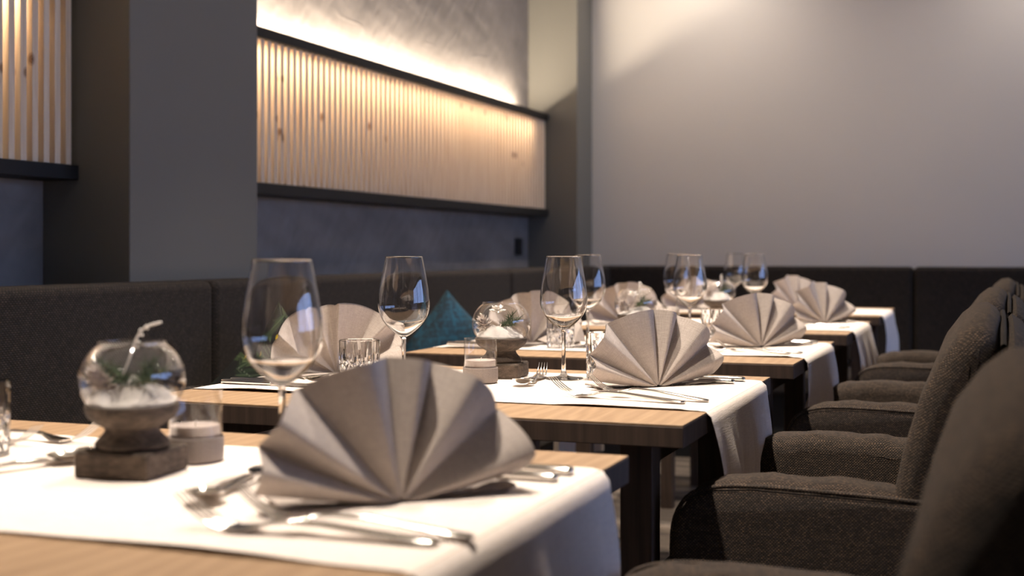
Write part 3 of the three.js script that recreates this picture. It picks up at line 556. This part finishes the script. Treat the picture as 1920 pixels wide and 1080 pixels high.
// third and fourth tables
cutlery('dinner_fork', -0.428, -2.872, -0.645, -2.90, 'outer fork before the chair side napkin on the third table');
cutlery('starter_fork', -0.405, -2.905, -0.62, -2.93, 'inner fork before the chair side napkin on the third table');
cutlery('dinner_knife', -0.42, -3.185, -0.64, -3.19, 'nearer knife right of the third table napkin');
cutlery('dinner_knife', -0.413, -3.228, -0.63, -3.228, 'farther knife right of the third table napkin');
cutlery('dinner_knife', -1.25, -2.87, -1.03, -2.87, 'nearer knife on the bench side of the third table');
cutlery('dinner_knife', -1.245, -2.905, -1.03, -2.9, 'farther knife on the bench side of the third table');
cutlery('dessert_spoon', -0.755, -3.15, -0.745, -2.98, 'dessert spoon in the middle of the third table');
cutlery('dinner_fork', -0.42, -3.90, -0.63, -3.92, 'outer fork before the chair side napkin on the fourth table');
cutlery('starter_fork', -0.41, -3.935, -0.61, -3.955, 'inner fork before the chair side napkin on the fourth table');
cutlery('dinner_knife', -0.425, -4.235, -0.63, -4.24, 'knife right of the chair side napkin on the fourth table');

// ---------------------------------------------------------------- cushions on the bench
function pillowGeo(w, h, d) {
  const g = new THREE.BoxGeometry(w, h, d, 28, 28, 4), p = g.attributes.position;
  for (let i = 0; i < p.count; i++) { const x = p.getX(i) * 2 / w, y = p.getY(i) * 2 / h, k = Math.pow(Math.max(0, (1 - Math.pow(Math.abs(x), 3)) * (1 - Math.pow(Math.abs(y), 3))), 0.55) * 0.94 + 0.06, n = 0.006 * (vnoise(x * 2.5 + 5, y * 2.5 + 5, 0, 0, 7) - 0.5);
    p.setXYZ(i, p.getX(i) * (1 - 0.07 * (1 - y * y)), p.getY(i) * (1 - 0.07 * (1 - x * x)), p.getZ(i) * k + n * k); }
  const u = boxUV(g); u.rotateZ(Math.PI / 4 + 0.04); const m = h * 0.42; return bend(u, (q) => { if (q.y < -0.06) q.y = -0.06 + (q.y + 0.06) * 0.5; }, 0.9);
}
const teal = one('scatter_cushion', pillowGeo(0.38, 0.38, 0.14), M.velvet, 'teal velvet cushion standing on its corner on the bench behind the third table', 'cushion', [-1.67, 0.585, -3.87], 0);
teal.rotation.set(-0.06, 0.75, 0, 'YXZ');
const jungle = one('scatter_cushion', pillowGeo(0.38, 0.38, 0.14), M.jungle, 'dark cushion with green leaves and yellow blossoms seen through the front wine glass', 'cushion', [-1.67, 0.585, -2.81], 0);
jungle.rotation.set(-0.06, 0.8, 0, 'YXZ');

// ---------------------------------------------------------------- armchairs, facing -x
function armchair(label, pos, turn) {
  const t = thing('armchair', label, 'armchair', pos, turn, 'armchairs along the tables');
  const wr = (q, a, s) => { q.y += a * 0.5 * (vnoise(q.x * 34 + 50, q.z * 30 + 50, 0, 0, s) - 0.5) + a * 0.4 * (vnoise(q.x * 70 + 50, 3, 0, 0, s + 1) - 0.5); };
  // seat
  mesh('seat', bend(moved(new RoundedBoxGeometry(0.44, 0.1, 0.44, 6, 0.045), -0.265, 0.425, 0), (q) => { if (q.x < -0.3) q.x -= 0.03 * (1 - Math.pow(q.z / 0.22, 2)); q.y += 0.012 * (1 - Math.pow(q.z / 0.22, 2)); }, 1.2), M.chair, t);
  mesh('seat_base', moved(box(0.40, 0.07, 0.50, 0.02), -0.19, 0.335, 0), M.chair, t);
  for (const s of [1, -1]) {
    const prof = [[-0.352, 0.30], [-0.384, 0.44], [-0.392, 0.56], [-0.386, 0.609], [-0.366, 0.638], [-0.33, 0.650], [-0.28, 0.654], [-0.05, 0.648], [0.03, 0.615], [0.05, 0.30]];
    const pg = extrude(prof, 0.03, 0.009); mesh('arm_panel', toCreasedNormals(boxUV(pg.translate(0, 0, s * 0.268)), 0.6), M.chair, t);
    const pad = [[-0.350, 0.36], [-0.378, 0.46], [-0.388, 0.56], [-0.383, 0.612], [-0.362, 0.646], [-0.325, 0.661], [-0.27, 0.667], [-0.16, 0.667], [-0.06, 0.659], [0.0, 0.62], [0.0, 0.36]];
    const ag = extrude(pad.flatMap((p, i) => { const q = pad[(i + 1) % pad.length], L = Math.hypot(q[0] - p[0], q[1] - p[1]), n = Math.max(1, Math.round(L / 0.010)); return Array.from({ length: n }, (_, k) => [lerp(p[0], q[0], k / n), lerp(p[1], q[1], k / n)]); }), 0.095, 0.028, 5);
    mesh('arm_cushion', bend(boxUV(ag.translate(0, 0, s * 0.229)), (q) => { const k = smooth(0.45, 0.66, q.y); wr(q, 0.008 * k, 31); const o = s * q.z - 0.229; if (o < 0) q.z -= s * (0.012 * Math.sin(clamp((q.y - 0.46) / 0.2, 0, 1) * Math.PI) + 0.010 * k * (vnoise(q.x * 16 + 20, q.y * 22 + 20, 0, 0, 33) - 0.5)); }, 1.2), M.chair, t);
    mesh('piping', boxUV(tube([[-0.389, 0.52], [-0.391, 0.57], [-0.386, 0.610], [-0.366, 0.641], [-0.33, 0.654], [-0.28, 0.658], [-0.16, 0.656], [-0.05, 0.651]].map(([x, y]) => V(x, y, s * 0.277)), 0.0032, 40, 8)), M.piping, t);
  }
  // backrest: a leaning pad with a rolled top, behind it the outer shell
  const bp = [[-0.105, 0.40], [-0.104, 0.55], [-0.092, 0.64], [-0.074, 0.72], [-0.054, 0.80], [-0.034, 0.852], [-0.012, 0.884], [0.006, 0.899], [0.024, 0.902], [0.036, 0.894], [0.040, 0.87], [0.036, 0.78], [0.03, 0.6], [0.02, 0.40]];
  const bg = extrude(bp, 0.545, 0.03, 14);
  mesh('back_cushion', bend(boxUV(bg), (q) => { const c = q.z / 0.27; q.y -= 0.03 * Math.pow(Math.abs(c), 4) * smooth(0.6, 0.9, q.y); q.x -= 0.02 * c * c * smooth(0.45, 0.8, q.y) * 0.4; q.x += 0.012 * (vnoise(q.y * 12 + 4, q.z * 7 + 9, 0, 0, 41) - 0.5); }, 1.0), M.chair, t);
  const sp = [[0.034, 0.30], [0.042, 0.6], [0.046, 0.80], [0.046, 0.872], [0.056, 0.884], [0.072, 0.872], [0.082, 0.80], [0.084, 0.6], [0.072, 0.30]];
  mesh('back_shell', bend(boxUV(extrude(sp, 0.56, 0.012, 10)), (q) => { const c = q.z / 0.28; q.y -= 0.03 * Math.pow(Math.abs(c), 4) * smooth(0.6, 0.9, q.y); }, 1.0), M.chair, t);
  mesh('back_piping', tube([-1, -0.85, -0.5, 0, 0.5, 0.85, 1].map((c) => V(0.043, 0.886 - 0.03 * Math.pow(Math.abs(c), 4), c * 0.255)), 0.004, 30, 8), M.piping, t);
  for (const sx of [-1, 1]) for (const sz of [-1, 1]) mesh('leg', new THREE.CylinderGeometry(0.016, 0.011, 0.302, 14).translate(0, 0.151, 0).rotateZ(sx * 0.06).rotateX(-sz * 0.06).translate(sx < 0 ? -0.33 : 0.02, 0, sz * 0.19), M.black, t);
  return t;
}
const chairProto = armchair('blurred armchair nearest the camera, its backrest filling the lower right corner', [0.006, 0, -1.035], 0);
copy(chairProto, 'sharp dark woven armchair at the second table', [-0.035, 0, -2.04], 0.0, 'armchairs along the tables');
copy(chairProto, 'dark woven armchair at the third table', [-0.02, 0, -2.99], 0.0, 'armchairs along the tables');
copy(chairProto, 'farthest visible dark armchair at the fourth table', [0.01, 0, -4.0], 0.0, 'armchairs along the tables');

// ---------------------------------------------------------------- ceiling downlights
function downlight(x, z, I, angle, label, group) {
  const t = thing('downlight', label, 'light', [x, YC, z], 0, group);
  mesh('trim_ring', lathe([[0.038, -0.001], [0.05, -0.001], [0.052, -0.004], [0.048, -0.008], [0.04, -0.006], [0.038, -0.001]], 32), M.fitting, t);
  mesh('lens', new THREE.CylinderGeometry(0.036, 0.036, 0.004, 32).translate(0, -0.003, 0), M.lens, t);
  const l = new THREE.SpotLight(WARM, I, 0, angle, 0.75, 2); l.castShadow = true; l.shadow.radius = 1.6; l.position.set(0, -0.02, 0); t.add(l); l.target.position.set(0, -1, 0); t.add(l.target); l.name = 'spot';
}
for (let k = 0; k < 5; k++) downlight(-0.83, TZ[k] - 0.03, TABLE_LIGHT, 0.66, 'round recessed downlight in the ceiling above a table', 'downlights above the tables');
for (const [x, k, l] of [[-1.35, 1, 'recessed downlight washing the left end of the back wall'], [0.25, 0.7, 'recessed downlight washing the middle of the back wall']]) downlight(x, -6.12, WASH_LIGHT * k, 1.2, l, 'downlights along the back wall');
for (let k = 0; k < 5; k++) downlight(-0.9 + 0.22 * k, 1.9, 0.6, 0.8, 'small recessed downlight in the row of five near the entrance wall', 'downlights near the entrance wall');
for (const z of [-1.8, 0.8]) downlight(1.7, z, AISLE_LIGHT, 0.8, 'round recessed downlight in the ceiling above the aisle', 'downlights above the aisle');

renderer.render(scene, camera);
